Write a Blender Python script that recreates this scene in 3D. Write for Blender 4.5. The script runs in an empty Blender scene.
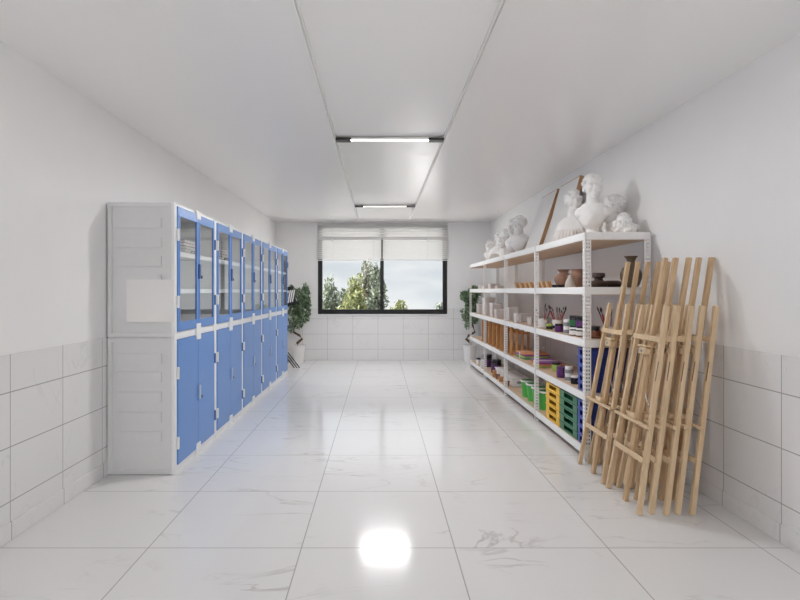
import bpy, bmesh, math, random
from mathutils import Vector, Matrix, Euler
random.seed(7)
S = bpy.context.scene
C = S.collection
R = math.radians
F, CX, CY, H = 545.0, 379.0, 290.5, 1.344        # focal length (px), vanishing point (px), eye height (m)

# ------------------------------------------------------------------ camera
cd = bpy.data.cameras.new('camera'); cam = bpy.data.objects.new('camera', cd); C.objects.link(cam)
cam.location = (0, 0, H); cam.rotation_euler = (R(90), 0, 0)
cd.sensor_fit = 'HORIZONTAL'; cd.sensor_width = 36; cd.lens = F / 800 * 36
cd.shift_x = (400 - CX) / 800; cd.shift_y = (CY - 300) / 800
cd.clip_start = .02; cd.clip_end = 400
S.camera = cam

# ------------------------------------------------------------------ exposure, world
S.view_settings.view_transform = 'Standard'; S.view_settings.look = 'None'
S.view_settings.exposure = 0.13; S.view_settings.gamma = 1; S.view_settings.use_curve_mapping = False
S.cycles.max_bounces = 12; S.cycles.diffuse_bounces = 6; S.cycles.glossy_bounces = 6
S.cycles.transmission_bounces = 8; S.cycles.transparent_max_bounces = 24
w = bpy.data.worlds.new('sky'); S.world = w; w.use_nodes = True
nt = w.node_tree; N = nt.nodes; Lk = nt.links
bg = N['Background']
tc = N.new('ShaderNodeTexCoord'); mp = N.new('ShaderNodeMapping'); mp.inputs['Scale'].default_value = (2.2, 2.2, 9)
nz = N.new('ShaderNodeTexNoise'); nz.inputs['Scale'].default_value = 1.6; nz.inputs['Detail'].default_value = 5
rp = N.new('ShaderNodeValToRGB')
rp.color_ramp.elements[0].position = .40; rp.color_ramp.elements[0].color = (.60, .655, .70, 1)
rp.color_ramp.elements[1].position = .62; rp.color_ramp.elements[1].color = (.86, .875, .875, 1)
Lk.new(tc.outputs['Generated'], mp.inputs['Vector']); Lk.new(mp.outputs[0], nz.inputs['Vector'])
Lk.new(nz.outputs['Fac'], rp.inputs['Fac']); Lk.new(rp.outputs['Color'], bg.inputs['Color'])
# overcast sky: the zenith is brighter than the horizon
sx_ = N.new('ShaderNodeSeparateXYZ'); Lk.new(tc.outputs['Generated'], sx_.inputs[0])
mr = N.new('ShaderNodeMapRange'); mr.inputs['From Min'].default_value = .08; mr.inputs['From Max'].default_value = 1; mr.inputs['To Min'].default_value = 0.98; mr.inputs['To Max'].default_value = 3.0
Lk.new(sx_.outputs['Z'], mr.inputs['Value']); Lk.new(mr.outputs[0], bg.inputs['Strength'])

# ------------------------------------------------------------------ large lights (added fill behind the camera, sun outside)
def area(name, loc, rot, sx, sy, power, col=(1, 1, 1)):
    l = bpy.data.lights.new(name, 'AREA'); l.shape = 'RECTANGLE'; l.size = sx; l.size_y = sy; l.energy = power; l.color = col
    o = bpy.data.objects.new(name, l); C.objects.link(o); o.location = loc; o.rotation_euler = rot
    return o
area('rear_fill_light', (0.1, -2.75, 1.55), (R(90), 0, 0), 3.2, 1.9, 28, (1, 1, 1))  # added fill light, placed in the unseen opening behind the camera
sun = bpy.data.lights.new('sun', 'SUN'); sun.energy = 22.0; sun.angle = R(6); sun.color = (1, .99, .97)
so = bpy.data.objects.new('sun', sun); C.objects.link(so); so.rotation_euler = (R(42), 0, R(-82)); so.location = (-6, -8, 12)
LAMP = 31.0

# ------------------------------------------------------------------ materials
MATS = {}
def mat(name, col, rough=.5, metal=0, spec=.5, var=0, scale=20, bump=0, coat=0):
    m = bpy.data.materials.new(name); m.use_nodes = True; n = m.node_tree.nodes; l = m.node_tree.links
    b = n['Principled BSDF']; b.inputs['Base Color'].default_value = (*col, 1); b.inputs['Roughness'].default_value = rough
    b.inputs['Metallic'].default_value = metal; b.inputs['Specular IOR Level'].default_value = spec
    b.inputs['Coat Weight'].default_value = coat
    if var or bump:
        t = n.new('ShaderNodeTexCoord'); z = n.new('ShaderNodeTexNoise'); z.inputs['Scale'].default_value = scale; z.inputs['Detail'].default_value = 4
        l.new(t.outputs['Object'], z.inputs['Vector'])
        if var:
            r = n.new('ShaderNodeValToRGB'); r.color_ramp.elements[0].position = .3; r.color_ramp.elements[1].position = .7
            r.color_ramp.elements[0].color = (*[c * (1 - var) for c in col], 1); r.color_ramp.elements[1].color = (*[min(1, c * (1 + var)) for c in col], 1)
            l.new(z.outputs['Fac'], r.inputs['Fac']); l.new(r.outputs['Color'], b.inputs['Base Color'])
        if bump:
            bp = n.new('ShaderNodeBump'); bp.inputs['Strength'].default_value = bump; bp.inputs['Distance'].default_value = .01
            l.new(z.outputs['Fac'], bp.inputs['Height']); l.new(bp.outputs[0], b.inputs['Normal'])
    MATS[name] = m; return m

def wood(name, c1, c2, stretch=(14, 14, 1.2), rough=.55):
    m = mat(name, c1, rough); n = m.node_tree.nodes; l = m.node_tree.links; b = n['Principled BSDF']
    t = n.new('ShaderNodeTexCoord'); mpp = n.new('ShaderNodeMapping'); mpp.inputs['Scale'].default_value = stretch
    z = n.new('ShaderNodeTexNoise'); z.inputs['Scale'].default_value = 3; z.inputs['Detail'].default_value = 6; z.inputs['Distortion'].default_value = .6
    r = n.new('ShaderNodeValToRGB'); r.color_ramp.elements[0].position = .32; r.color_ramp.elements[1].position = .68
    r.color_ramp.elements[0].color = (*c2, 1); r.color_ramp.elements[1].color = (*c1, 1)
    l.new(t.outputs['Object'], mpp.inputs[0]); l.new(mpp.outputs[0], z.inputs['Vector']); l.new(z.outputs['Fac'], r.inputs['Fac']); l.new(r.outputs['Color'], b.inputs['Base Color'])
    return m

def tile_mat(name, base, vein, grout, ax_u, u0, ustep, ax_v, vlines=None, v0=0, vstep=1, rough=.12, gw=.005, veinw=.5, spec=.42):
    """polished stone tiles: grout lines at u0+k*ustep and at v0+k*vstep (or the listed v values), faint grey veins"""
    m = mat(name, base, rough, spec=spec); n = m.node_tree.nodes; l = m.node_tree.links; b = n['Principled BSDF']
    t = n.new('ShaderNodeTexCoord'); sp = n.new('ShaderNodeSeparateXYZ'); l.new(t.outputs['Object'], sp.inputs[0])
    def math_(op, a, c=None):
        q = n.new('ShaderNodeMath'); q.operation = op
        for i, v in enumerate((a, c)):
            if v is None: continue
            if isinstance(v, (int, float)): q.inputs[i].default_value = v
            else: l.new(v, q.inputs[i])
        return q.outputs[0]
    def line(sock, o, st):
        a = math_('SUBTRACT', sock, o - st * 100); f = math_('MODULO', a, st)
        d = math_('MINIMUM', f, math_('SUBTRACT', st, f)); return math_('LESS_THAN', d, gw / 2)
    g = line(sp.outputs[ax_u], u0, ustep)
    if vlines:
        for v in vlines:
            g = math_('MAXIMUM', g, math_('LESS_THAN', math_('ABSOLUTE', math_('SUBTRACT', sp.outputs[ax_v], v)), gw / 2))
    else: g = math_('MAXIMUM', g, line(sp.outputs[ax_v], v0, vstep))
    # each tile its own piece of marble
    cu = math_('FLOOR', math_('DIVIDE', math_('SUBTRACT', sp.outputs[ax_u], u0), ustep)); cv = math_('FLOOR', math_('DIVIDE', math_('SUBTRACT', sp.outputs[ax_v], v0), vstep))
    cmb = n.new('ShaderNodeCombineXYZ'); l.new(math_('MULTIPLY', cu, 0.0), cmb.inputs[0]); l.new(math_('MULTIPLY', cu, .31), cmb.inputs[1]); l.new(math_('MULTIPLY', cv, .23), cmb.inputs[2])
    ad = n.new('ShaderNodeVectorMath'); ad.operation = 'ADD'; l.new(t.outputs['Object'], ad.inputs[0]); l.new(cmb.outputs[0], ad.inputs[1])
    mpp = n.new('ShaderNodeMapping'); mpp.inputs['Rotation'].default_value = (0, 0, R(-18)); mpp.inputs['Scale'].default_value = (.9, 2.6, 1.6); l.new(ad.outputs[0], mpp.inputs[0])
    z = n.new('ShaderNodeTexNoise'); z.inputs['Scale'].default_value = 1.3; z.inputs['Detail'].default_value = 7; z.inputs['Distortion'].default_value = 1.1; l.new(mpp.outputs[0], z.inputs['Vector'])
    vn = math_('ABSOLUTE', math_('SUBTRACT', z.outputs['Fac'], .5)); 
    r = n.new('ShaderNodeValToRGB'); r.color_ramp.elements[0].position = 0; r.color_ramp.elements[1].position = .018
    r.color_ramp.elements[0].color = (1, 1, 1, 1); r.color_ramp.elements[1].color = (0, 0, 0, 1); l.new(vn, r.inputs['Fac'])
    z2 = n.new('ShaderNodeTexNoise'); z2.inputs['Scale'].default_value = 1.7; l.new(ad.outputs[0], z2.inputs['Vector'])
    r2 = n.new('ShaderNodeValToRGB'); r2.color_ramp.elements[0].position = .45; r2.color_ramp.elements[1].position = .65; l.new(z2.outputs['Fac'], r2.inputs['Fac'])
    amt = math_('MULTIPLY', math_('MULTIPLY', r.outputs['Color'], r2.outputs['Color']), veinw)
    mx = n.new('ShaderNodeMix'); mx.data_type = 'RGBA'; mx.inputs[6].default_value = (*base, 1); mx.inputs[7].default_value = (*vein, 1); l.new(amt, mx.inputs[0])
    mg = n.new('ShaderNodeMix'); mg.data_type = 'RGBA'; mg.inputs[7].default_value = (*grout, 1); l.new(mx.outputs[2], mg.inputs[6]); l.new(g, mg.inputs[0])
    l.new(mg.outputs[2], b.inputs['Base Color'])
    return m

def glass(name, ior=1.5, tint=(1, 1, 1), add=0.0):
    m = bpy.data.materials.new(name); m.use_nodes = True; n = m.node_tree.nodes; l = m.node_tree.links; n.remove(n['Principled BSDF'])
    o = n['Material Output']; tr = n.new('ShaderNodeBsdfTransparent'); tr.inputs[0].default_value = (*tint, 1)
    gl = n.new('ShaderNodeBsdfGlossy'); gl.inputs['Roughness'].default_value = .02
    fr = n.new('ShaderNodeFresnel'); fr.inputs[0].default_value = ior; mx = n.new('ShaderNodeMixShader')
    gm = n.new('ShaderNodeNewGeometry'); iv = n.new('ShaderNodeMath'); iv.operation = 'SUBTRACT'; iv.inputs[0].default_value = 1; l.new(gm.outputs['Backfacing'], iv.inputs[1])
    ml = n.new('ShaderNodeMath'); ml.operation = 'MULTIPLY'; l.new(fr.outputs[0], ml.inputs[0]); l.new(iv.outputs[0], ml.inputs[1])   # only the outer faces reflect
    l.new(ml.outputs[0], mx.inputs[0]); l.new(tr.outputs[0], mx.inputs[1]); l.new(gl.outputs[0], mx.inputs[2]); l.new(mx.outputs[0], o.inputs[0])
    MATS[name] = m; return m

def emit(name, col, st):
    m = bpy.data.materials.new(name); m.use_nodes = True; n = m.node_tree.nodes; l = m.node_tree.links
    b = n['Principled BSDF']; b.inputs['Base Color'].default_value = (*col, 1); b.inputs['Emission Color'].default_value = (*col, 1); b.inputs['Emission Strength'].default_value = st
    return m

def translucent(name, col, fac=.4):
    m = bpy.data.materials.new(name); m.use_nodes = True; n = m.node_tree.nodes; l = m.node_tree.links; b = n['Principled BSDF']
    b.inputs['Base Color'].default_value = (*col, 1); b.inputs['Roughness'].default_value = .5
    t = n.new('ShaderNodeBsdfTranslucent'); t.inputs[0].default_value = (*col, 1); mx = n.new('ShaderNodeMixShader'); mx.inputs[0].default_value = fac
    l.new(b.outputs[0], mx.inputs[1]); l.new(t.outputs[0], mx.inputs[2]); l.new(mx.outputs[0], n['Material Output'].inputs[0]); return m

def leafmat(name, c1, c2, rough=.5):
    m = mat(name, c1, rough); n = m.node_tree.nodes; l = m.node_tree.links; b = n['Principled BSDF']
    g = n.new('ShaderNodeNewGeometry'); r = n.new('ShaderNodeValToRGB'); r.color_ramp.elements[0].color = (*c1, 1); r.color_ramp.elements[1].color = (*c2, 1)
    l.new(g.outputs['Random Per Island'], r.inputs[0]); l.new(r.outputs[0], b.inputs['Base Color'])
    t = n.new('ShaderNodeBsdfTranslucent'); l.new(r.outputs[0], t.inputs[0]); mx = n.new('ShaderNodeMixShader'); mx.inputs[0].default_value = .3
    l.new(b.outputs[0], mx.inputs[1]); l.new(t.outputs[0], mx.inputs[2]); l.new(mx.outputs[0], n['Material Output'].inputs[0]); return m

XL, XR, YB, YF, ZC = -1.99, 2.15, 10.54, -2.6, 2.659
wallpaint = mat('wall_paint', (.865, .858, .857), .42, var=.01, scale=3)
ceilpaint = mat('ceiling_paint', (.86, .848, .845), .24, spec=.32)
marble_f = tile_mat('marble_floor_tile', (.735, .728, .725), (.40, .38, .37), (.40, .39, .385), 0, -.405, .8, 1, None, 3.646, .8, rough=.13, gw=.006, veinw=.65)
tile_side = tile_mat('marble_wall_tile_side', (.78, .772, .77), (.5, .48, .47), (.40, .39, .39), 1, 2.905, .4877, 2, (.208, .502, .797), 0, .3, rough=.2, gw=.006, veinw=.25)
tile_left = tile_mat('marble_wall_tile_left', (.78, .772, .77), (.5, .48, .47), (.40, .39, .39), 1, 2.934, .4877, 2, (.208, .502, .797), 0, .3, rough=.2, gw=.006, veinw=.25)
tile_back = tile_mat('marble_wall_tile_back', (.83, .822, .82), (.5, .48, .47), (.56, .55, .54), 0, -.02, .4877, 2, (.208, .502, .797), 0, .3, rough=.2, gw=.007, veinw=.25)
white_pp = mat('white_polypropylene', (.84, .84, .84), .35, var=.01)
panel_pp = mat('light_grey_polypropylene', (.72, .72, .72), .35, var=.01)
blue_pp = mat('blue_polypropylene', (.10, .25, .60), .3, var=.02, scale=6)
blue_lt = mat('light_blue_polypropylene', (.20, .34, .70), .3)
blue_dk = mat('dark_blue_hinge', (.06, .13, .33), .4)
handle_m = mat('grey_blue_handle', (.40, .50, .66), .35)
black_m = mat('black_plastic', (.012, .012, .014), .4)
frame_black = mat('black_window_frame', (.006, .006, .006), .5, var=.2, scale=8)
pane = glass('window_glass', 1.18)
cab_pane = glass('cabinet_glass', 3.6, (.98, .99, .99))
patch_m = bpy.data.materials.new('pale_patch'); patch_m.use_nodes = True
_n = patch_m.node_tree.nodes; _l = patch_m.node_tree.links; _t = _n.new('ShaderNodeBsdfTransparent'); _m = _n.new('ShaderNodeMixShader'); _m.inputs[0].default_value = .8
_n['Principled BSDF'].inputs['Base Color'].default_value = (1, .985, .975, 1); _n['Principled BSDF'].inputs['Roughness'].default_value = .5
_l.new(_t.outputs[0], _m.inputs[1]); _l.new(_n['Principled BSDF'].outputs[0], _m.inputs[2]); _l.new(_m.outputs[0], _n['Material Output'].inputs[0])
rack_white = mat('white_powder_coated_steel', (.86, .85, .84), .35)
board_w = wood('shelf_board_wood', (.66, .50, .36), (.58, .42, .29), (3, .6, 3))
easel_w = wood('easel_beech_wood', (.62, .44, .26), (.50, .33, .18))
easel_w2 = wood('easel_beech_wood_pale', (.70, .53, .34), (.60, .43, .26))
pk = {c: mat(c + '_paper', v, .5) for c, v in dict(green=(.12, .36, .12), lime=(.50, .62, .18), purple=(.30, .10, .36), orange=(.78, .33, .16)).items()}
orange_w = wood('orange_pine_wood', (.66, .36, .14), (.42, .19, .07), (20, 20, 3))
canvas_m = mat('white_canvas', (.84, .83, .82), .8, var=.01, scale=120)
frame_w = wood('stretcher_wood', (.55, .34, .17), (.36, .20, .09))
plaster = mat('white_plaster', (.85, .84, .83), .7, var=.02, scale=14, bump=.1)
metal = mat('brushed_metal', (.5, .5, .5), .3, metal=1)
terracotta = mat('terracotta_clay', (.33, .19, .14), .75, var=.25, scale=12, bump=.3)
terra_dk = mat('brown_clay', (.26, .14, .095), .7, var=.3, scale=14, bump=.3)
bronze = mat('dark_olive_brown_glaze', (.11, .075, .04), .4, var=.3, scale=9)
dark_clay = mat('blackish_brown_clay', (.075, .045, .032), .5, var=.3, scale=14)
stone_w = mat('pale_grey_clay', (.55, .50, .45), .7, var=.15, scale=20)
black_gl = mat('black_gloss', (.012, .011, .015), .25)
white_pl = mat('white_plastic', (.80, .78, .77), .35)
clear_pl = translucent('frosted_white_plastic', (.80, .76, .75), .3)
purple = mat('purple_label', (.09, .018, .13), .4, var=.3, scale=40)
green_l = mat('green_label', (.02, .13, .045), .4)
lime = mat('lime_green', (.38, .52, .10), .4)
orange_l = mat('orange_label', (.17, .055, .025), .4)
red_m = mat('red_lacquer', (.42, .03, .04), .3)
crim = mat('dark_crimson', (.20, .02, .05), .3)
bristle = mat('brown_bristle', (.05, .025, .02), .8)
yellow_c = mat('yellow_plastic', (.83, .50, .03), .35, var=.05, scale=10)
green_c = mat('green_plastic', (.025, .17, .085), .35, var=.05, scale=10)
blue_c = mat('blue_plastic', (.035, .07, .36), .35, var=.05, scale=10)
bucket_g = mat('bright_green_plastic', (.07, .42, .06), .3, var=.06, scale=8)
paint_dk = mat('dark_green_paint', (.02, .06, .03), .25)
pot_w = mat('white_ceramic', (.82, .81, .80), .3)
soil = mat('dark_soil', (.03, .02, .015), .9, var=.4, scale=60, bump=1)
bark = mat('brown_bark', (.13, .075, .04), .8, var=.4, scale=25, bump=.6)
leaf_a = leafmat('ficus_leaf', (.06, .13, .06), (.36, .46, .30))
book_pink = mat('pink_cover', (.50, .20, .24), .5); book_wh = mat('paper_white', (.78, .76, .73), .7); book_gr = mat('grey_cover', (.25, .25, .27), .5)

# ------------------------------------------------------------------ mesh helpers
class MB:
    def __init__(s): s.bm = bmesh.new(); s.smooth = False
    def box(s, x0, x1, y0, y1, z0, z1, M=None):
        M2 = Matrix.Translation(((x0 + x1) / 2, (y0 + y1) / 2, (z0 + z1) / 2)) @ Matrix.Diagonal((x1 - x0, y1 - y0, z1 - z0, 1))
        bmesh.ops.create_cube(s.bm, size=1, matrix=(M @ M2) if M else M2); return s
    def bar(s, a, b, wx, wy, up=(0, 1, 0)):
        """square bar from a to b"""
        a = Vector(a); b = Vector(b); d = b - a; L = d.length; z = d.normalized(); u = Vector(up)
        x = u.cross(z)
        if x.length < 1e-4: x = Vector((1, 0, 0)).cross(z)
        x.normalize(); y = z.cross(x)
        M = Matrix((x, y, z)).transposed().to_4x4(); M.translation = (a + b) / 2
        bmesh.ops.create_cube(s.bm, size=1, matrix=M @ Matrix.Diagonal((wx, wy, L, 1))); return s
    def cyl(s, a, b, r0, r1=None, seg=12):
        a = Vector(a); b = Vector(b); r1 = r0 if r1 is None else r1; d = b - a
        q = d.to_track_quat('Z', 'Y').to_matrix().to_4x4(); q.translation = (a + b) / 2
        bmesh.ops.create_cone(s.bm, cap_ends=True, segments=seg, radius1=r0, radius2=r1, depth=d.length, matrix=q); return s
    def tube(s, pts, radii, seg=8):
        pts = [Vector(p) for p in pts]; rings = []
        for i, p in enumerate(pts):
            d = (pts[min(i + 1, len(pts) - 1)] - pts[max(i - 1, 0)]).normalized(); q = d.to_track_quat('Z', 'Y')
            rings.append([s.bm.verts.new(p + q @ Vector((math.cos(t * 2 * math.pi / seg) * radii[i], math.sin(t * 2 * math.pi / seg) * radii[i], 0))) for t in range(seg)])
        for a, b in zip(rings, rings[1:]):
            for t in range(seg): s.bm.faces.new((a[t], a[(t + 1) % seg], b[(t + 1) % seg], b[t]))
        s.bm.faces.new(rings[0][::-1]); s.bm.faces.new(rings[-1]); return s
    def lathe(s, prof, seg=24, c=(0, 0, 0)):
        """prof: list of (r, z), r=0 closes"""
        rings = []
        for r, z in prof:
            if r < 1e-6: rings.append([s.bm.verts.new((c[0], c[1], c[2] + z))])
            else: rings.append([s.bm.verts.new((c[0] + r * math.cos(t * 2 * math.pi / seg), c[1] + r * math.sin(t * 2 * math.pi / seg), c[2] + z)) for t in range(seg)])
        for a, b in zip(rings, rings[1:]):
            for t in range(seg):
                u = (t + 1) % seg
                if len(a) == 1 and len(b) == 1: continue
                if len(a) == 1: s.bm.faces.new((a[0], b[u], b[t]))
                elif len(b) == 1: s.bm.faces.new((a[t], a[u], b[0]))
                else: s.bm.faces.new((a[t], a[u], b[u], b[t]))
        s.smooth = True; return s
    def prism(s, pts, axis, a0, a1):
        """polygon extruded along axis: 0 -> pts are (y,z), 1 -> (x,z), 2 -> (x,y)"""
        def P(p, a): return (a, p[0], p[1]) if axis == 0 else (p[0], a, p[1]) if axis == 1 else (p[0], p[1], a)
        A = [s.bm.verts.new(P(p, a0)) for p in pts]; B = [s.bm.verts.new(P(p, a1)) for p in pts]; n = len(pts)
        s.bm.faces.new(A[::-1]); s.bm.faces.new(B)
        for i in range(n): s.bm.faces.new((A[i], A[(i + 1) % n], B[(i + 1) % n], B[i]))
        return s
    def ball(s, c, r, rot=(0, 0, 0), sub=2):
        r = (r, r, r) if isinstance(r, (int, float)) else r
        M = Matrix.Translation(c) @ Euler(rot).to_matrix().to_4x4() @ Matrix.Diagonal((*r, 1))
        bmesh.ops.create_icosphere(s.bm, subdivisions=sub, radius=1, matrix=M); s.smooth = True; return s
    def build(s, name, m, parent=None, bevel=0, loc=None, segs=2):
        bmesh.ops.recalc_face_normals(s.bm, faces=s.bm.faces)
        me = bpy.data.meshes.new(name); s.bm.to_mesh(me); s.bm.free()
        if s.smooth:
            for p in me.polygons: p.use_smooth = True
            try: me.set_sharp_from_angle(angle=R(38))
            except Exception: pass
        me.materials.append(m); o = bpy.data.objects.new(name, me); C.objects.link(o); o.parent = parent
        if loc: o.location = loc
        if bevel:
            md = o.modifiers.new('bevel', 'BEVEL'); md.width = bevel; md.segments = segs; md.limit_method = 'ANGLE'; md.angle_limit = R(40)
        return o

def tag(o, label=None, cat=None, group=None, kind=None):
    if label: o['label'] = label
    if cat: o['category'] = cat
    if group: o['group'] = group
    if kind: o['kind'] = kind
    return o
def empty(name, loc=(0, 0, 0), rot=(0, 0, 0)):
    o = bpy.data.objects.new(name, None); o.empty_display_size = .05; C.objects.link(o); o.location = loc; o.rotation_euler = rot; return o
def copy_tree(o, parent=None):
    c = o.copy(); C.objects.link(c); c.parent = parent
    if parent is None:
        for k in ('label',):
            if k in c: del c[k]
    for ch in [x for x in bpy.data.objects if x.parent == o]: copy_tree(ch, c)
    return c
class Proto:
    """hands out the built thing first, then copies of it with copies of its parts"""
    def __init__(s, o): s.o = o; s.used = False
    def at(s, loc, rotz, label, group=None, scale=None):
        t = s.o if not s.used else copy_tree(s.o); s.used = True
        t.location = loc; t.rotation_euler = (t.rotation_euler[0], t.rotation_euler[1], rotz); t['label'] = label
        if group: t['group'] = group
        if scale: t.scale = (scale,) * 3 if isinstance(scale, (int, float)) else scale
        return t
def YofX(px, X): return F * X / (px - CX)

# ------------------------------------------------------------------ the room
def struct(name, mb, m, parent=None, **k):
    o = mb.build(name, m, parent, **k)
    if parent is None: o['kind'] = 'structure'
    return o
struct('floor', MB().box(XL - .2, XR + .2, YF - .2, YB + .2, -.15, 0), marble_f)
struct('ceiling', MB().box(XL - .2, XR + .2, YF - .2, YB + .2, ZC, ZC + .15), ceilpaint)
struct('wall_left', MB().box(XL - .2, XL, YF - .2, YB + .2, 0, ZC), wallpaint)
struct('wall_right', MB().box(XR, XR + .2, YF - .2, YB + .2, 0, ZC), wallpaint)
WX0, WX1, WZ0, WZ1 = -1.180, 1.318, .889, 2.60
b = MB(); b.box(XL, WX0, YB, YB + .2, 0, ZC).box(WX1, XR, YB, YB + .2, 0, ZC).box(WX0, WX1, YB, YB + .2, 0, WZ0).box(WX0, WX1, YB, YB + .2, WZ1, ZC)
struct('wall_back', b, wallpaint)
b = MB(); b.box(XL, -1.6, YF - .2, YF, 0, ZC).box(1.8, XR, YF - .2, YF, 0, ZC).box(-1.6, 1.8, YF - .2, YF, 0, .55).box(-1.6, 1.8, YF - .2, YF, 2.55, ZC)
struct('wall_front', b, wallpaint)
# tiled wainscot (up to 1 m) and baseboards, standing a few millimetres proud of the paint
T = .005
struct('trim_1', MB().box(XL, XL + T, YF, YB, .0, 1.0), tile_left)
struct('trim_2', MB().box(XR - T, XR, YF, YB, .0, 1.0), tile_side)
b = MB(); b.box(XL + T, WX0, YB - T, YB, 0, 1.0).box(WX1, XR - T, YB - T, YB, 0, 1.0).box(WX0, WX1, YB - T, YB, 0, WZ0 - .012)
struct('trim_3', b, tile_back)
struct('baseboard_left', MB().box(XL + T, XL + T + .008, YF, YB - T, 0, .1), tile_left, bevel=.003)
struct('baseboard_right', MB().box(XR - T - .008, XR - T, YF, YB - T, 0, .1), tile_side, bevel=.003)
struct('baseboard_back', MB().box(XL + T + .008, XR - T - .008, YB - T - .008, YB - T, 0, .1), tile_back, bevel=.003)
# back window
w1 = empty('window_1', ((WX0 + WX1) / 2, YB, WZ0)); w1['kind'] = 'structure'
def inw(mb, name, m, **k):
    o = mb.build(name, m, None, **k); o.parent = w1; o.matrix_parent_inverse = Matrix.Translation(-w1.location); return o
fy0, fy1 = YB - .012, YB + .06
b = MB(); b.box(WX0, WX0 + .085, fy0, fy1, WZ0, WZ1).box(WX1 - .085, WX1, fy0, fy1, WZ0, WZ1).box(WX0 + .085, WX1 - .085, fy0, fy1, WZ0, WZ0 + .09).box(WX0 + .085, WX1 - .085, fy0, fy1, WZ1 - .06, WZ1)
inw(b, 'window_frame', frame_black, bevel=.004)
mx_ = (382 - CX) / 51.7
inw(MB().box(mx_ - .035, mx_ + .035, fy0 + .01, fy1 - .01, WZ0 + .09, WZ1 - .06), 'mullion', frame_black, bevel=.004)
inw(MB().box(WX0 + .085, mx_ - .035, YB + .02, YB + .026, WZ0 + .09, WZ1 - .06), 'glass_pane', pane)
inw(MB().box(mx_ + .035, WX1 - .085, YB + .03, YB + .036, WZ0 + .09, WZ1 - .06), 'glass_pane', pane)
inw(MB().box(WX0 - .01, WX1 + .01, YB - .03, YB, WZ0 - .028, WZ0 - .001), 'window_sill', white_pp, bevel=.004)
inw(MB().box(mx_ - .035 + .045, mx_ - .035 + .06, fy0 - .02, fy0 + .01, 1.28, 1.42), 'handle', frame_black, bevel=.003)
# unseen window added behind the camera to let in soft fill
w2 = empty('rear_fill_window', (.1, YF, .55)); w2['kind'] = 'structure'
b = MB(); y0, y1 = YF - .08, YF - .02
b.box(-1.6, -1.52, y0, y1, .55, 2.55).box(1.72, 1.8, y0, y1, .55, 2.55).box(-1.52, 1.72, y0, y1, .55, .63).box(-1.52, 1.72, y0, y1, 2.47, 2.55).box(.06, .14, y0, y1, .63, 2.47)
o = b.build('window_frame', frame_black, None, bevel=.004); o.parent = w2; o.matrix_parent_inverse = Matrix.Translation(-w2.location)  # frame of the added, unseen fill window
o = MB().box(-1.52, 1.72, YF - .06, YF - .054, .63, 2.47).build('glass_pane', pane); o.parent = w2; o.matrix_parent_inverse = Matrix.Translation(-w2.location)  # pane of the added, unseen fill window

# blinds
slat_m = translucent('white_blind_slat', (.84, .835, .825), .33)
def blind(name_loc, x0, x1, ztop, zbot, pitch, width, tilt, label, cords, closed=True):
    t = empty('venetian_blind', ((x0 + x1) / 2, YB - .05, ztop)); tag(t, label, 'blind', 'blinds on the window'); hw = (x1 - x0) / 2
    MB().box(-hw, hw, -.022, .022, -.035, 0).build('headrail', mat('blind_rail_' + label[:5], (.74, .73, .72), .4), t, bevel=.003)
    b = MB(); z = -.035 - pitch * .6
    while z > zbot - ztop + .030:
        M = Matrix.Translation((0, 0, z)) @ Matrix.Rotation(R(tilt), 4, 'X'); b.box(-hw + .005, hw - .005, -width / 2, width / 2, -.0007, .0007, M); z -= pitch
    b.build('slats', slat_m, t)
    MB().box(-hw + .003, hw - .003, -.014, .014, zbot - ztop, zbot - ztop + .02).build('bottom_rail', white_pl, t, bevel=.003)
    for cx in cords: MB().cyl((cx - t.location[0], -.024, -.03), (cx - t.location[0], -.024, zbot - ztop + .01), .0025, seg=6).build('cord', white_pl, t)
    return t
zr = H + (CY - 238.5) / 51.7
blind(0, -1.19, 1.328, ZC - .002, zr + .002, .050, .060, 56, 'upper white slatted blind just under the ceiling above the window', (-.9, .95))
bl = blind(0, -1.19, mx_ - .006, zr - .0005, 1.918, .036, .038, 62, 'lower left white blind covering the top of the tree pane', (-.88, -.1))
br = blind(0, mx_ + .006, 1.328, zr - .002, 1.918, .036, .038, 62, 'lower right white blind covering the top of the sky pane', (.93,))
for o, x in ((bl, -.90), (br, .95)):
    MB().box(x - .012 - o.location[0], x + .012 - o.location[0], -.036, -.022, -.07, .02).build('bracket', white_pp, o, bevel=.002)

# ceiling tracks and lamps
tmat = mat('track_white', (.85, .84, .82), .3); tdk = mat('track_slot', (.8, .8, .79), .5)
diff = emit('lamp_diffuser', (.95, .92, .84), .8)
for X, wd in ((-.377, 'left'), (.562, 'right')):
    t = empty('lighting_track', (X, 4, ZC)); tag(t, 'white ceiling lighting track, the %s one of the two' % wd, 'track', 'lighting tracks on the ceiling')
    b = MB(); b.box(-.011, -.004, -6.3, 5.9, -.016, 0).box(.004, .011, -6.3, 5.9, -.016, 0).build('rail', tmat, t)
    MB().box(-.004, .004, -6.3, 5.9, -.006, 0).build('slot', tdk, t)
first = None
for i, (Y, lb) in enumerate(((4.68, 'nearer linear lamp bar with black ends between the ceiling tracks'), (8.38, 'farther linear lamp bar with black ends between the ceiling tracks'), (.98, 'linear lamp bar with black ends above the camera'))):
    t = empty('linear_lamp', (.0925, Y, ZC - .012)); tag(t, lb, 'lamp', 'linear lamps between the tracks')
    MB().box(-.33, .33, -.038, .038, -.012, 0).build('housing', tmat, t, bevel=.002)
    MB().box(-.33, .33, -.03, .03, -.016, -.012).build('diffuser', diff, t)
    for sx in (-1, 1):
        a, c = sorted((sx * .33, sx * .462)); MB().box(a, c, -.04, .04, -.022, 0).build('end_cap', black_m, t, bevel=.003)
    area('lamp_light', (.0925, Y, ZC - .03), (0, 0, 0), .66, .06, LAMP if Y > 2 else LAMP * .16, (1, .993, .99))

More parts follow.
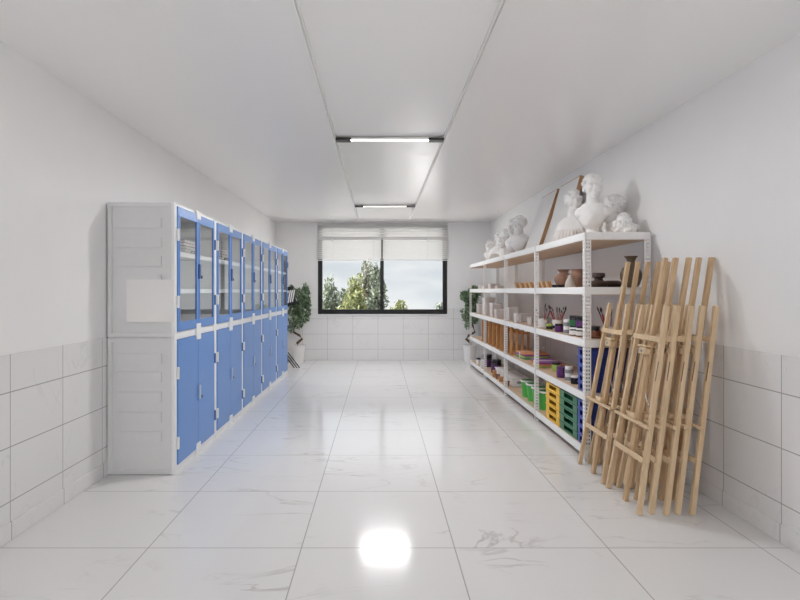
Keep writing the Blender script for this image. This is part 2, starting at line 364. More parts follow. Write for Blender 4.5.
# ------------------------------------------------------------------ outside: ground, trees
ground_m = mat('pale_bounce_ground', (.72, .71, .69), .9, var=.04, scale=.5)  # unseen ground, made pale to bounce sunlight up to the ceiling
struct('ground', MB().box(-60, 60, -40, 90, -5.2, -5), ground_m)
def leaves(cl, n, size, up=.3):
    vs = []; fs = []
    tot = sum(c[1][0] * c[1][1] * c[1][2] for c in cl)
    for c, r in cl:
        k = max(4, int(n * (r[0] * r[1] * r[2]) / tot))
        for _ in range(k):
            d = Vector((random.gauss(0, 1), random.gauss(0, 1), random.gauss(0, 1))).normalized() * random.uniform(.35, 1) ** .5
            p = Vector(c) + Vector((d.x * r[0], d.y * r[1], d.z * r[2]))
            q = Euler((random.uniform(-1.3, 1.3), random.uniform(-1.3, 1.3), random.uniform(0, 6.28))).to_matrix()
            s = size * random.uniform(.6, 1.3); i = len(vs)
            for u in ((-1, 0, 0), (0, -.34, .08), (1, 0, -.12), (0, .34, .08)): vs.append(p + q @ (Vector(u) * s))
            fs.append((i, i + 1, i + 2, i + 3))
    return vs, fs
def leafobj(name, cl, n, size, m, parent):
    vs, fs = leaves(cl, n, size); me = bpy.data.meshes.new(name); me.from_pydata(vs, [], fs); me.materials.append(m)
    o = bpy.data.objects.new(name, me); C.objects.link(o); o.parent = parent; return o
tl = [leafmat('tree_leaf_grey_green', (.055, .07, .045), (.15, .175, .12)), leafmat('tree_leaf_yellow_green', (.07, .085, .025), (.18, .19, .07)), leafmat('tree_leaf_pale', (.085, .095, .065), (.19, .195, .145))]
def tree(px, ytop, Y, wpx, mi, label, n=2600):
    X = (px - CX) * Y / F; zt = H + (CY - ytop) * Y / F; wd = wpx * Y / F * .95; h = zt + 5
    t = empty('tree', (X, Y, -5)); tag(t, label, 'tree', 'trees outside the window')
    MB().tube([(0, 0, 0), (.05, 0, h * .4), (-.04, .03, h * .7), (0, 0, h * .95)], [.16, .12, .07, .02]).build('trunk', bark, t)
    cl = []
    z = h * .35
    while z < h * .98:
        f = 1 - max(0, (z / h - .35) / .65) ** 3 * .72
        for k in range(6):
            a = random.uniform(0, 6.28); rr = wd * f * random.uniform(.2, .75)
            cl.append(((math.cos(a) * rr, math.sin(a) * rr, z + random.uniform(-.2, .2)), (wd * .42 * f, wd * .42 * f, .34)))
        z += .42
    leafobj('crown', cl, n * 2, .13, tl[mi], t)
for a in ((328, 283, 24, 17, 0, 'grey-green tree outside, at the left edge of the window'),
          (342, 289, 26, 15, 0, 'low grey-green tree outside, second from the window left edge'),
          (355, 276, 22, 20, 1, 'bright yellow-green tree outside, in the middle of the left pane'),
          (366, 263, 25, 18, 2, 'tall pale tree outside, behind the yellow-green one'),
          (377, 266, 24, 15, 0, 'tall grey-green tree outside, beside the window mullion'),
          (347, 300, 19, 22, 1, 'low yellow-green tree outside, in front of the other trees'),
          (400, 303, 30, 22, 1, 'low green treetop at the bottom of the right pane, beside the mullion'),
          (441, 303, 30, 16, 0, 'low green treetop at the bottom right corner of the window')):
    tree(*a)

# ------------------------------------------------------------------ blue and white cabinets
CW, CDP, CH = .98, .485, 1.989
CX0, CY0 = -1.978, 3.97
def make_cabinet():
    t = empty('storage_cabinet'); tag(t, None, 'cabinet', 'blue and white storage cabinets along the left wall')
    b = MB(); W = CDP; D = CW
    for ya, yb in ((.014, .026), (D - .024, D - .002)): b.box(0, W, ya, yb, .004, CH - .004)
    b.box(0, .014, .024, D - .024, .04, CH - .02).box(.014, W - .018, .024, D - .024, CH - .03, CH - .002)
    b.box(.014, W - .004, .024, D - .024, .03, .05).box(.014, W - .004, .024, D - .024, .992, 1.02)
    b.box(W - .018, W, .024, D - .024, 0, .056).box(W - .018, W, .024, D - .024, .982, 1.036).box(W - .018, W, .024, D - .024, CH - .024, CH)
    b.box(W - .018, W + .004, 0, .045, 0, CH).box(W - .018, W + .004, D - .04, D - .001, 0, CH)
    b.build('body', white_pp, t, bevel=.002)
    # ribbed side panel
    b = MB(); b.box(.03, W - .05, .0128, .0139, .03, CH - .03)
    for z0, z1 in ((.004, .996), (1.004, CH - .002)):
        b.box(0, .03, 0, .013, z0, z1).box(W - .05, W - .018, 0, .013, z0, z1).box(.03, W - .05, 0, .013, z0, z0 + .03).box(.03, W - .05, 0, .013, z1 - .03, z1)
    for z in (1.80, 1.66, 1.52, 1.384, 1.246, .81, .674, .528, .382, .237):
        b.box(.06, .39, .001, .013, z, z + .075)
    b.build('side_panel', panel_pp, t, bevel=.0015)
    for z in (1.635, 1.355):
        b = MB(); b.box(.02, W - .03, .028, D - .028, z - .014, z).box(W - .03, W - .002, .05, D - .045, z - .034, z + .002); b.build('shelf', white_pp, t, bevel=.002)
    MB().box(.02, W - .03, .028, D - .028, .50, .515).build('shelf', white_pp, t)
    X0, X1 = W - .002, W + .012
    for k, (ya, yb) in enumerate(((.048, .495), (.498, .938))):
        zb, zt = 1.040, 1.966; fl = .036
        b = MB(); b.box(X0, X1, ya, ya + fl, zb, zt).box(X0, X1, yb - fl, yb, zb, zt).box(X0, X1, ya + fl, yb - fl, zb, zb + .07).box(X0, X1, ya + fl, yb - fl, zt - .07, zt)
        d = b.build('glass_door', blue_pp, t, bevel=.003)
        b = MB(); b.box(X1 - .001, X1 + .004, ya + fl - .012, ya + fl, zb + .065, zt - .065).box(X1 - .001, X1 + .004, yb - fl, yb - fl + .012, zb + .065, zt - .065)
        b.build('trim_strip', blue_lt, d)
        MB().box(W + .003, W + .007, ya + fl - .004, yb - fl + .004, zb + .066, zt - .066).build('glass_pane', cab_pane, d)
        e = MB().box(X0, X1, ya, yb, .058, .98).build('solid_door', blue_pp, t, bevel=.003)
        for dd, zs in ((d, (1.755, 1.26)), (e, (.735, .22))):
            for z in zs:
                yy = ya - .014 if k == 0 else yb - .006
                MB().box(X1 - .006, X1 + .010, yy, yy + .02, z - .045, z + .045).build('hinge', white_pp if k == 0 else blue_dk, dd, bevel=.003)
        if k == 1:
            for dd, z in ((d, 1.50), (e, .51)):
                MB().box(X1 - .001, X1 + .016, ya - .006, ya + .03, z - .06, z + .06).build('handle', handle_m if dd is e else blue_dk, dd, bevel=.005)
                MB().cyl((X1 - .001, ya + .062, z - .045), (X1 + .012, ya + .062, z - .045), .013, seg=14).build('lock', black_m, dd)
    for z0, z1, f0, f1 in ((1.925, CH + .004, .045, .06), (.945, 1.075, .05, .05), (0.0, .10, .065, .045)):
        c = .4965; MB().prism([(c - f0, z0), (c + f0, z0), (c + f1, z1), (c - f1, z1)], 0, W - .002, W + .02).build('door_stop', white_pp, t, bevel=.004)
    return t
cab = Proto(make_cabinet())
nm = ('nearest blue and white cabinet with glass upper doors, ribbed side facing the room', 'blue and white glass-topped cabinet, second from the near end of the row',
      'blue and white glass-topped cabinet in the middle of the row of five', 'blue and white glass-topped cabinet, fourth along and second from the far end', 'farthest blue and white glass-topped cabinet, beside the left potted plant')
cabs = [cab.at((CX0, CY0 + i * CW, 0), 0, nm[i]) for i in range(5)]
# paler, partly see-through rectangle over the near side panel
MB().box((126.5 - CX) * CY0 / F - CX0, (174 - CX) * CY0 / F - CX0, -.0012, -.0002, 1.115, 1.424).build('pale_patch', patch_m, cabs[0])['label'] = 'paler rectangular patch on the ribbed side'
# contents behind the glass
def book(x, y, z, w_, d_, h_, m, label, rz=0):
    t = empty('book', (x, y, z), (0, 0, rz)); tag(t, label, 'book', 'books in the cabinets')
    b = MB(); b.box(-w_ / 2, w_ / 2, -d_ / 2, d_ / 2, 0, .003).box(-w_ / 2, w_ / 2, -d_ / 2, d_ / 2, h_ - .003, h_).box(-w_ / 2, -w_ / 2 + .003, -d_ / 2, d_ / 2, .003, h_ - .003).build('cover', m, t)
    MB().box(-w_ / 2 + .003, w_ / 2 - .004, -d_ / 2 + .004, d_ / 2 - .004, .003, h_ - .003).build('pages', book_wh, t)
for ci in range(2):
    y0 = CY0 + ci * CW + .68; z = 1.636
    for k in range(5):
        m = (book_pink, book_wh, book_gr, book_pink, book_gr)[(k + ci) % 5]; h_ = .026
        word = ('bottom', 'second from bottom', 'middle', 'second from top', 'top')[k]; col = ('pink', 'white', 'grey', 'pink', 'grey')[(k + ci) % 5]
        book(-1.705 + .004 * (k % 2), y0, z, .2, .28, h_, m, '%s %s book of the stack in the %s cabinet' % (word, col, ('nearest', 'second')[ci]), R(3 * (k % 3) - 3)); z += h_ + .0005
    t = MB().lathe([(0, 0), (.025, 0), (.025, .035), (.022, .04), (0, .04)]).build('small_pot', dark_clay, None, loc=(-1.56, CY0 + ci * CW + .62, 1.636))
    tag(t, 'small dark pot on the upper shelf of the %s cabinet' % ('nearest', 'second')[ci], 'pot')

# ------------------------------------------------------------------ shelving rack
RX0, RX1, RY0, RY1 = 1.605, 2.118, 4.246, 9.70
PY = (4.246, 5.60, 6.965, 8.33, 9.65)
LEV = (1.80, 1.371, .958, .538, .112)
rack = empty('shelving_rack', ((RX0 + RX1) / 2, (RY0 + RY1) / 2, 0)); tag(rack, 'long white slotted-steel shelving rack with wooden boards along the right wall', 'shelving')
RO = rack.location
def inrack(o): o.parent = rack; o.matrix_parent_inverse = Matrix.Translation(-RO); return o
def post(xc, yc, sx, sy, k_=1.0):
    b = MB(); fw = .048 * k_; th = .002; pitch = .03
    def flange(x0, y0, axis, s):
        for k in range(3):
            a = (0, .0195, .038)[k] * k_; e = (.010, .0285, .048)[k] * k_; lo, hi = sorted((s * a, s * e))
            if axis == 0: b.box(x0 + lo, x0 + hi, y0, y0 + th * 1.0, 0, 1.797)
            else: b.box(x0, x0 + th, y0 + lo, y0 + hi, 0, 1.797)
        z = .008
        while z < 1.79:
            lo, hi = sorted((0, s * fw))
            if axis == 0: b.box(x0 + lo, x0 + hi, y0 + .0002, y0 + th * .9, z, z + .015)
            else: b.box(x0 + .0002, x0 + th * .9, y0 + lo, y0 + hi, z, z + .015)
            z += pitch
    flange(xc, yc, 0, sx); flange(xc, yc, 1, sy)
    return inrack(b.build('post', rack_white, None))
for i, y in enumerate(PY):
    last = i == len(PY) - 1
    post(RX0, y, 1, -1 if last else 1, 1.0 if i == 0 else .78); post(RX1 - .002, y, -1, -1 if last else 1, 1.0 if i == 0 else .78)
for li, z in enumerate(LEV):
    for i in range(4):
        ya, yb = PY[i] + .003, PY[i + 1] - (.004 if i == 3 else -.0)
        b = MB(); b.box(RX0 + .003, RX0 + .018, ya, yb, z - .058, z).box(RX1 - .018, RX1 - .003, ya, yb, z - .058, z)
        if i == 0: b.box(RX0 + .018, RX1 - .018, ya, ya + .015, z - .058, z)
        if i == 3: b.box(RX0 + .018, RX1 - .018, yb - .015, yb, z - .058, z)
        s = inrack(b.build('shelf', rack_white, None, bevel=.002))
        q = MB().box(RX0 + .0185, RX1 - .0185, ya + (.0155 if i == 0 else 0), yb - (.0155 if i == 3 else .001), z - .063, z - .004).build('board', board_w); q.parent = s; q['label'] = 'wooden shelf board'
SZ = [z - .004 for z in LEV]     # shelf surface heights: A top, B, C, D, E bottom

# ------------------------------------------------------------------ easels
def make_easel():
    t = empty('folding_easel'); tag(t, None, 'easel')
    # local: x = thickness (front -x), y = width, z = along the leaned frame
    L = 1.262
    for s in (-1, 1): MB().bar((0, s * .222, 0), (0, s * .146, L), .030, .026).build('leg', easel_w2, t, bevel=.003)
    MB().bar((.017, 0, 0), (.017, 0, 1.575), .028, .032).build('mast', easel_w, t, bevel=.004)
    MB().box(-.022, -.0155, -.175, .175, 1.036, 1.07).box(-.0155, .0025, -.012, .012, 1.04, 1.066).build('upper_crossbar', easel_w2, t, bevel=.002)
    MB().box(-.042, -.0155, -.225, .225, .512, .53).build('ledge', easel_w2, t, bevel=.002)
    MB().box(-.022, -.0155, -.205, .205, .30, .334).build('lower_crossbar', easel_w2, t, bevel=.002)
    b = MB(); b.box(-.036, .0025, -.045, .045, .945, .985).box(-.042, -.008, -.056, .056, .992, 1.004).build('canvas_clamp', easel_w2, t, bevel=.004)
    MB().box(-.040, .0025, -.042, .042, .531, .562).build('ledge_block', easel_w2, t, bevel=.005)
    MB().bar((.014, .028, .10), (.014, .028, 1.0), .018, .02).build('rear_leg', easel_w, t, bevel=.002)
    MB().cyl((-.042, 0, .965), (-.036, 0, .965), .008).ball((-.042, 0, .965), (.003, .015, .008)).build('wing_nut', metal, t)
    MB().box(-.0165, -.0155, -.19, -.184, .80, .92).build('strap', black_m, t)
    MB().tube([(.018, -.155, .75), (.022, -.11, .62), (.022, -.016, .70)], [.003] * 3, seg=6).build('chain', metal, t)
    return t
eas = Proto(make_easel())
ordn = ('outermost', 'second from outside', 'third', 'fourth from outside', 'innermost')
for (yc, gx, dx, nmz) in ((4.003, 1.556, .0785, 'far'), (3.487, 1.558, .0785, 'near')):
    for k in range(5):
        jit = (0, .012, -.008, .01, -.004)[k]
        lb = '%s pale wooden easel of the %s stack, %s' % (ordn[k], nmz, 'beside the rack end' if nmz == 'far' else 'leaning on the tiled wall')
        e = eas.at((gx + k * dx, yc + jit * (nmz == 'near'), .002), 0, lb, 'folded easels in the %s stack' % nmz)
        e.rotation_euler = (0, math.atan(.165 - .003 * k), 0)

# ------------------------------------------------------------------ canvases on top of the rack
def canvas(ya, yb, label, X=1.888, tl_=.27):
    t = empty('stretched_canvas', (X, (ya + yb) / 2, SZ[0] + .014), (0, math.atan(tl_), 0)); tag(t, label, 'canvas', 'canvases leaning on the wall'); hw = (yb - ya) / 2; L = .755
    b = MB(); b.box(0, .04, -hw, -hw + .04, 0, L).box(0, .04, hw - .04, hw, 0, L).box(0, .04, -hw + .04, hw - .04, 0, .04).box(0, .04, -hw + .04, hw - .04, L - .04, L).build('stretcher_frame', frame_w, t, bevel=.002)
    MB().box(-.003, -.0002, -hw + .012, hw - .012, .012, L - .012).build('canvas_cloth', canvas_m, t)
canvas(5.64, 6.27, 'nearer large white canvas with wooden edge on top of the rack')
canvas(6.31, 6.93, 'farther large white canvas with wooden edge on top of the rack', 1.835, .33)

# ------------------------------------------------------------------ plaster busts
def remeshed(name, b, m, voxel=.0055, smooth=2):
    me = bpy.data.meshes.new('tmp'); b.bm.to_mesh(me); b.bm.free(); o = bpy.data.objects.new('tmp', me); C.objects.link(o)
    r = o.modifiers.new('r', 'REMESH'); r.mode = 'VOXEL'; r.voxel_size = voxel; r.use_smooth_shade = True
    sm = o.modifiers.new('s', 'SMOOTH'); sm.iterations = smooth; sm.factor = .5
    dg = bpy.context.evaluated_depsgraph_get(); me2 = bpy.data.meshes.new_from_object(o.evaluated_get(dg)); bpy.data.objects.remove(o); me2.name = name
    me2.materials.clear(); me2.materials.append(m)
    for p in me2.polygons: p.use_smooth = True
    q = bpy.data.objects.new(name, me2); C.objects.link(q); return q
def head(b, c, s=1.0, turn=0, curls=True, beard=False):
    c = Vector(c); Rz = Matrix.Rotation(turn, 4, 'Z')
    def B(p, r, rot=(0, 0, 0)):
        v = Rz @ Vector(p) * s; e = (Rz.to_3x3() @ Euler(rot).to_matrix()).to_euler(); b.ball(c + v, tuple(x * s for x in r), tuple(e))
    B((0, .012, .02), (.072, .09, .085)); B((0, -.035, -.03), (.055, .055, .075)); B((0, -.065, -.085), (.028, .025, .022))     # skull, face, chin
    B((0, -.095, -.012), (.012, .020, .036), (R(-14), 0, 0)); B((0, -.108, -.034), (.015, .015, .011))                           # nose
    for x in (-1, 1):
        B((x * .03, -.085, .018), (.025, .015, .009)); B((x * .028, -.078, -.004), (.014, .012, .008)); B((x * .036, -.066, -.03), (.02, .02, .024)); B((x * .072, .006, -.012), (.01, .018, .028))
    B((0, -.084, -.058), (.022, .012, .006)); B((0, -.082, -.067), (.017, .012, .006))
    if curls:
        for k in range(60):
            a = random.uniform(0, 6.28); e = random.uniform(-.1, 1.5); d = Vector((math.cos(a) * math.cos(e), math.sin(a) * math.cos(e), math.sin(e)))
            if d.y < -.55 and d.z < .55: continue
            B((d.x * .074, .014 + d.y * .09, .022 + d.z * .088), (.019, .019, .017))
    if beard:
        for k in range(22): B((random.uniform(-.04, .04), -.06 + random.uniform(-.02, .02), -.10 + random.uniform(-.03, .02)), (.018, .018, .02))
def bust_classic(beard=False, turn=.3):
    b = MB(); b.lathe([(0, 0), (.085, 0), (.085, .02), (.055, .04), (.05, .07), (.07, .09), (0, .09)], 24)
    b.ball((0, 0, .19), (.13, .08, .095)); b.ball((0, -.02, .15), (.10, .075, .10)); b.ball((-.095, 0, .2), (.05, .055, .055)); b.ball((.095, 0, .2), (.05, .055, .055))
    b.cyl((0, .005, .24), (0, -.005, .36), .055, .047, 20); b.ball((0, 0, .255), (.10, .06, .04))
    head(b, (0, 0, .41), 1.0, turn, True, beard); return remeshed('plaster_bust', b, plaster)
def bust_head():
    b = MB(); b.lathe([(0, 0), (.10, 0), (.10, .03), (.075, .05), (0, .05)], 24)
    b.cyl((0, 0, .03), (0, -.01, .22), .085, .058, 20); b.ball((0, .0, .09), (.11, .075, .07)); head(b, (0, -.005, .27), 1.15, -.35); return remeshed('plaster_bust', b, plaster)
def bust_draped():
    b = MB(); b.ball((0, 0, .12), (.17, .11, .14)); b.ball((0, .0, .05), (.15, .10, .06))
    for k in range(9): a = -1.2 + k * .3; b.tube([(-.15 + k * .035, -.09, .02), (-.10 + k * .028, -.11, .12), (-.04 + k * .012, -.05, .22)], [.014, .016, .012], 8)
    b.cyl((0, 0, .2), (.01, -.01, .34), .06, .046, 20); head(b, (.01, -.01, .39), .95, .6); b.ball((.01, .07, .42), (.05, .045, .045)); return remeshed('plaster_bust', b, plaster)
def fragment():
    b = MB(); b.ball((0, 0, .07), (.13, .10, .07)); head(b, (0, -.01, .12), .9, .2, True, True)
    for k in range(14): b.ball((random.uniform(-.11, .11), random.uniform(-.08, .08), random.uniform(.02, .12)), random.uniform(.02, .04))
    return remeshed('plaster_bust', b, plaster)
bc, bh, bd, bf = Proto(bust_classic()), Proto(bust_head()), Proto(bust_draped()), Proto(fragment())
bb = Proto(bust_classic(True, -.2))
GB = 'plaster busts on top of the rack'
face = R(-38)
for pr, px, X, sc, rz, lb in (
        (bd, 572.5, 1.86, 1.03, face, 'draped plaster bust in front of the nearer canvas'),
        (bc, 592.5, 1.81, 1.02, face + .2, 'tall curly-haired plaster bust beside the near rack corner'),
        (bh, 613, 2.03, .92, face - .3, 'plaster head on a round base close to the near end wall side'),
        (bf, 624, 1.99, .78, face, 'low plaster head fragment at the near end of the rack top'),
        (bb, 519.5, 1.82, .98, face, 'bearded plaster bust, nearest of the far cluster'),
        (bc, 513.5, 1.86, 1.03, face - .4, 'curly-haired plaster bust, second of the far cluster'),
        (bh, 506, 1.86, 1.1, face, 'plaster head, middle of the far cluster'),
        (bd, 498.5, 1.84, .9, face + .3, 'draped plaster bust, second from the far end'),
        (bb, 489.5, 1.84, .72, face, 'small bearded plaster bust at the far end of the rack top')):
    o = pr.at((X, YofX(px, X), SZ[0] + .001), rz, lb, GB, sc); o['category'] = 'plaster bust'

# ------------------------------------------------------------------ pottery on the second shelf
def pot(name, prof, m, X, px, lvl, label, cat='vase', group=None, y=None):
    Y = YofX(px, X) if y is None else y
    inner = [(max(r - .006, .002), z) for r, z in reversed(prof[1:])][0:3]
    o = MB().lathe(prof + [(inner[0][0], inner[0][1]), (inner[-1][0] * .9, prof[-1][1] * .8), (0, prof[-1][1] * .75)], 32).build(name, m, None, loc=(X, Y, SZ[lvl] + .001)); tag(o, label, cat, group); return o
G2 = 'pottery on the second shelf'
pot('vase', [(0, 0), (.045, 0), (.06, .02), (.078, .07), (.080, .11), (.062, .15), (.034, .175), (.028, .20), (.036, .225), (.052, .245)], bronze, 1.975, 631, 1, 'tall dark olive-brown vase at the near end of the second shelf', group=G2)
pot('vase', [(0, 0), (.045, 0), (.07, .03), (.09, .08), (.085, .115), (.05, .145), (.038, .155), (.05, .175), (.068, .185)], terracotta, 1.85, 563.5, 1, 'terracotta vase with flared neck, behind the small pale vase', group=G2)
pot('vase', [(0, 0), (.05, 0), (.072, .04), (.085, .09), (.078, .12), (.062, .14), (.06, .155), (.07, .172)], terra_dk, 1.84, 578.5, 1, 'wide-mouthed brown clay vase just left of the near post', group=G2)
pot('vase', [(0, 0), (.045, 0), (.046, .015), (.038, .05), (.022, .085), (.016, .10), (.020, .115)], stone_w, 1.70, 570, 1, 'small pale conical vase in front of the terracotta vases', group=G2)
pot('jar', [(0, 0), (.06, 0), (.075, .02), (.075, .045), (.035, .06), (.03, .075), (.05, .085), (.05, .115), (.045, .12)], dark_clay, 1.80, 598.5, 1, 'dark brown stepped clay jar just right of the near post', 'jar', G2)
pot('bowl', [(0, 0), (.04, 0), (.065, .012), (.075, .03), (.07, .045), (.05, .058)], dark_clay, 1.94, 612.5, 1, 'low dark clay bowl beside the tall olive vase', 'bowl', G2)
o = MB().box(-.18, .17, -.06, .06, 0, .008).build('tray', black_m, None, bevel=.003, loc=(1.86, 4.335, SZ[1] + .001)); tag(o, 'thin black tray at the near end of the second shelf', 'tray')
pot('bowl', [(0, 0), (.03, 0), (.042, .012), (.045, .03)], black_m, 1.66, 556.5, 1, 'small black bowl beside the orange wooden blocks', 'bowl', G2)
pot('bowl', [(0, 0), (.026, 0), (.04, .012), (.043, .028)], black_m, 1.66, 561, 1, 'small black bowl in front of the terracotta vase', 'bowl', G2)
# orange slanted blocks
def make_block():
    t = empty('wooden_block'); tag(t, None, 'wooden block', 'orange wooden blocks on the second shelf')
    MB().prism([(-.02, 0), (.012, 0), (-.01, .068), (-.042, .068)], 1, -.02, .02).build('body', orange_w, t, bevel=.002)
    MB().prism([(-.034, 0), (-.0205, 0), (-.0425, .07), (-.056, .07)], 1, -.022, .022).build('edge', easel_w2, t, bevel=.001); return t
blk = Proto(make_block())
for i, px in enumerate((519, 524, 529, 533.5, 541, 546, 551)):
    X = 1.70; lb = 'orange slanted wooden block, %s beyond the post' % ('farthest', 'second', 'third', 'nearest')[i] if i < 4 else 'orange slanted wooden block, %s between post and black bowls' % ('left one', 'middle one', 'right one')[i - 4]
    blk.at((X, YofX(px, X), SZ[1] + .001), 0, lb)
# pale boxes (second and third shelf, far)
def make_box(m=white_pl):
    t = empty('plastic_box'); tag(t, None, 'box', 'frosted plastic boxes on the far shelves')
    MB().box(-.5, .5, -.5, .5, 0, .86).build('tub', clear_pl, t, bevel=.03); MB().box(-.53, .53, -.53, .53, .861, 1).build('lid', m, t, bevel=.03); return t
bx = Proto(make_box())
def pbox(px, X, lvl, dims, lb, dz=0): bx.at((X, YofX(px, X), SZ[lvl] + .001 + dz), 0, lb, None, dims)
for px, X, lvl, dims, lb in (
        (483, 1.80, 1, (.14, .20, .07), 'small frosted box at the far end of the second shelf'),
        (487, 1.78, 1, (.16, .22, .06), 'flat frosted box on the second shelf, just past the far post'),
        (494, 1.78, 1, (.15, .2, .08), 'frosted box on the second shelf, above the low tubs'),
        (500, 1.80, 1, (.12, .15, .05), 'flat frosted box on the second shelf beside the third post'),
        (482, 1.78, 2, (.16, .2, .16), 'frosted box at the far end of the third shelf, by the plant'),
        (488.5, 1.78, 2, (.16, .25, .27), 'tall frosted box on the third shelf beyond the fourth post'),
        (495.5, 1.76, 2, (.14, .2, .20), 'frosted box next to the tall one on the third shelf'),
        (500, 1.72, 2, (.13, .12, .12), 'small frosted box beside the third post on the third shelf'),
        (512, 1.76, 2, (.12, .18, .17), 'upright frosted box on the third shelf beside the white cup'),
        (525, 1.86, 2, (.2, .2, .10), 'low frosted box behind the cups on the third shelf')):
    pbox(px, X, lvl, dims, lb)
def cup(px, X, lvl, r, h, m, label, group=None):
    o = MB().lathe([(0, 0), (r * .8, 0), (r, h), (r * .88, h), (r * .7, h * .1), (0, h * .1)], 20).build('cup', m, None, loc=(X, YofX(px, X), SZ[lvl] + .001)); tag(o, label, 'cup', group); return o
cup(516, 1.68, 2, .03, .11, white_pl, 'white plastic cup in front of the upright frosted box')
cup(520, 1.72, 2, .03, .09, clear_pl, 'frosted cup right of the white cup')
cup(530, 1.70, 2, .035, .09, clear_pl, 'frosted cup left of the second post on the third shelf')

# ------------------------------------------------------------------ brush cups, jars
def brushcup(px, X, n, label, s=1.0, band=False):
    t = empty('brush_cup', (X, YofX(px, X), SZ[2] + .001)); tag(t, label, 'brush cup', 'cups of paint brushes'); r = .05 * s
    MB().lathe([(0, 0), (r * .9, 0), (r, .09), (r * .93, .09), (r * .82, .006), (0, .006)], 24).build('cup', white_pl, t)
    if band: MB().lathe([(r * .905, .001), (r * .925, .001), (r * .945, .03), (r * .925, .03)], 24).build('band', black_gl, t)
    # the brushes are things of their own
    for k in range(n):
        a = k * 2.4; q = Vector((math.cos(a), math.sin(a), 0)); L = random.uniform(.19, .26)
        br_ = empty('paint_brush', t.location + Vector((q.x * .012, q.y * .012, .008))); tag(br_, '%s in the %s' % ('red-handled paint brush', label), 'paint brush', 'brushes in the ' + label)
        d = (Vector((q.x * .35, q.y * .5, 1))).normalized()
        MB().tube([(0, 0, 0), d * L * .8], [.0035, .0045], 6).build('handle', (red_m, crim)[k % 2], br_)
        MB().tube([d * L * .8, d * L * .9], [.005, .0055], 6).build('ferrule', (metal, black_gl)[k % 2], br_)
        MB().tube([d * L * .9, d * L * .96, d * L * 1.06], [.0055, .007, .002], 6).build('bristles', bristle, br_)
brushcup(543, 1.74, 6, 'white cup beside the second post')
brushcup(557.5, 1.84, 9, 'white cup behind the purple jar', 1.1, True)
brushcup(610, 1.92, 7, 'white cup behind the far easel stack')
def jar(px, X, z, r, h, body, lid, lab, label, group='paint jars'):
    t = empty('paint_jar', (X, YofX(px, X), z + .001)); tag(t, label, 'jar', group); lh = h * .22
    MB().lathe([(0, 0), (r * .92, 0), (r, .006), (r, h - lh - .012), (r * .85, h - lh), (0, h - lh)], 24).build('body', body, t)
    MB().lathe([(0, h - lh + .0005), (r * .98, h - lh + .0005), (r * .98, h - .003), (r * .93, h), (0, h)], 24).build('lid', lid, t)
    if lab: MB().lathe([(r + .0004, h * .12), (r + .0012, h * .12), (r + .0012, h * .62), (r + .0004, h * .62)], 24).build('label', lab, t)
    return t
s2, s3, s4 = SZ[2], SZ[3], SZ[4]
jar(559.5, 1.70, s2, .042, .075, purple, black_gl, purple, 'purple paint jar in front of the larger brush cup')
jar(549.5, 1.70, s2, .032, .055, lime, lime, black_gl, 'small lime and black jar left of the purple jar')
for k, w_ in enumerate(('bottom', 'top')): jar(567.5, 1.69, s2 + k * .0655, .036, .064, white_pl, white_pl, book_gr, '%s white banded jar of the third-shelf stack' % w_)
jar(574.8, 1.70, s2, .045, .07, black_gl, white_pl, book_wh, 'black jar with white lid, left of the near post on the third shelf')
jar(581.5, 1.72, s2, .045, .07, black_gl, white_pl, book_wh, 'black jar with white lid, touching the near post')
jar(574.9, 1.70, s2 + .0715, .046, .10, black_gl, black_gl, green_l, 'black jar with green label standing on a white-lidded jar')
jar(581.6, 1.72, s2 + .0715, .046, .10, black_gl, black_gl, purple, 'black jar with purple label stacked beside the near post')
jar(595, 1.76, s2, .04, .10, black_gl, black_gl, orange_l, 'dark jar with orange label right of the near post')
jar(602, 1.84, s2, .04, .06, orange_w, orange_w, None, 'small low brown jar right of the near post on the third shelf')
jar(556, 1.78, s3, .04, .085, lime, black_gl, None, 'yellow-green jar with black lid on the fourth shelf')
jar(561.5, 1.70, s3, .045, .10, purple, purple, None, 'large purple jar on the fourth shelf')
for k, w_ in enumerate(('bottom', 'top')): jar(569, 1.70, s3 + k * .0655, .036, .064, white_pl, white_pl, book_gr, '%s white banded jar of the fourth-shelf stack' % w_)
jar(575, 1.70, s3, .036, .07, black_gl, white_pl, None, 'black jar with white lid beside the upper blue crates')
jar(487.5, 1.76, s4, .075, .20, black_gl, black_gl, purple, 'large black jar with purple label, left one on the bottom shelf')
jar(496.3, 1.76, s4, .075, .20, black_gl, black_gl, purple, 'large black jar with purple label, right one on the bottom shelf')
jar(478.5, 1.66, s4, .035, .11, white_pl, black_gl, None, 'small white jar with black lid at the far end of the bottom shelf')
jar(482.5, 1.66, s4, .035, .12, white_pl, white_pl, None, 'small white jar left of the large black jars')
jar(494.5, 1.648, s4, .03, .10, orange_w, orange_w, None, 'small brown jar in front of the large black jars')
for i, px in enumerate((497.5, 501, 507)):
    X = 1.655; o = MB().lathe([(0, 0), (.024, 0), (.034, .055), (.036, .055), (.036, .065), (.03, .065), (.022, .01), (0, .01)], 18).build('flower_pot', orange_w if i % 2 else terra_dk, None, loc=(X, YofX(px, X), SZ[4] + .001)); tag(o, 'small brown clay pot in front of the white tubs, %s' % ('leftmost', 'middle one', 'rightmost')[i], 'pot', 'small clay pots on the bottom shelf')
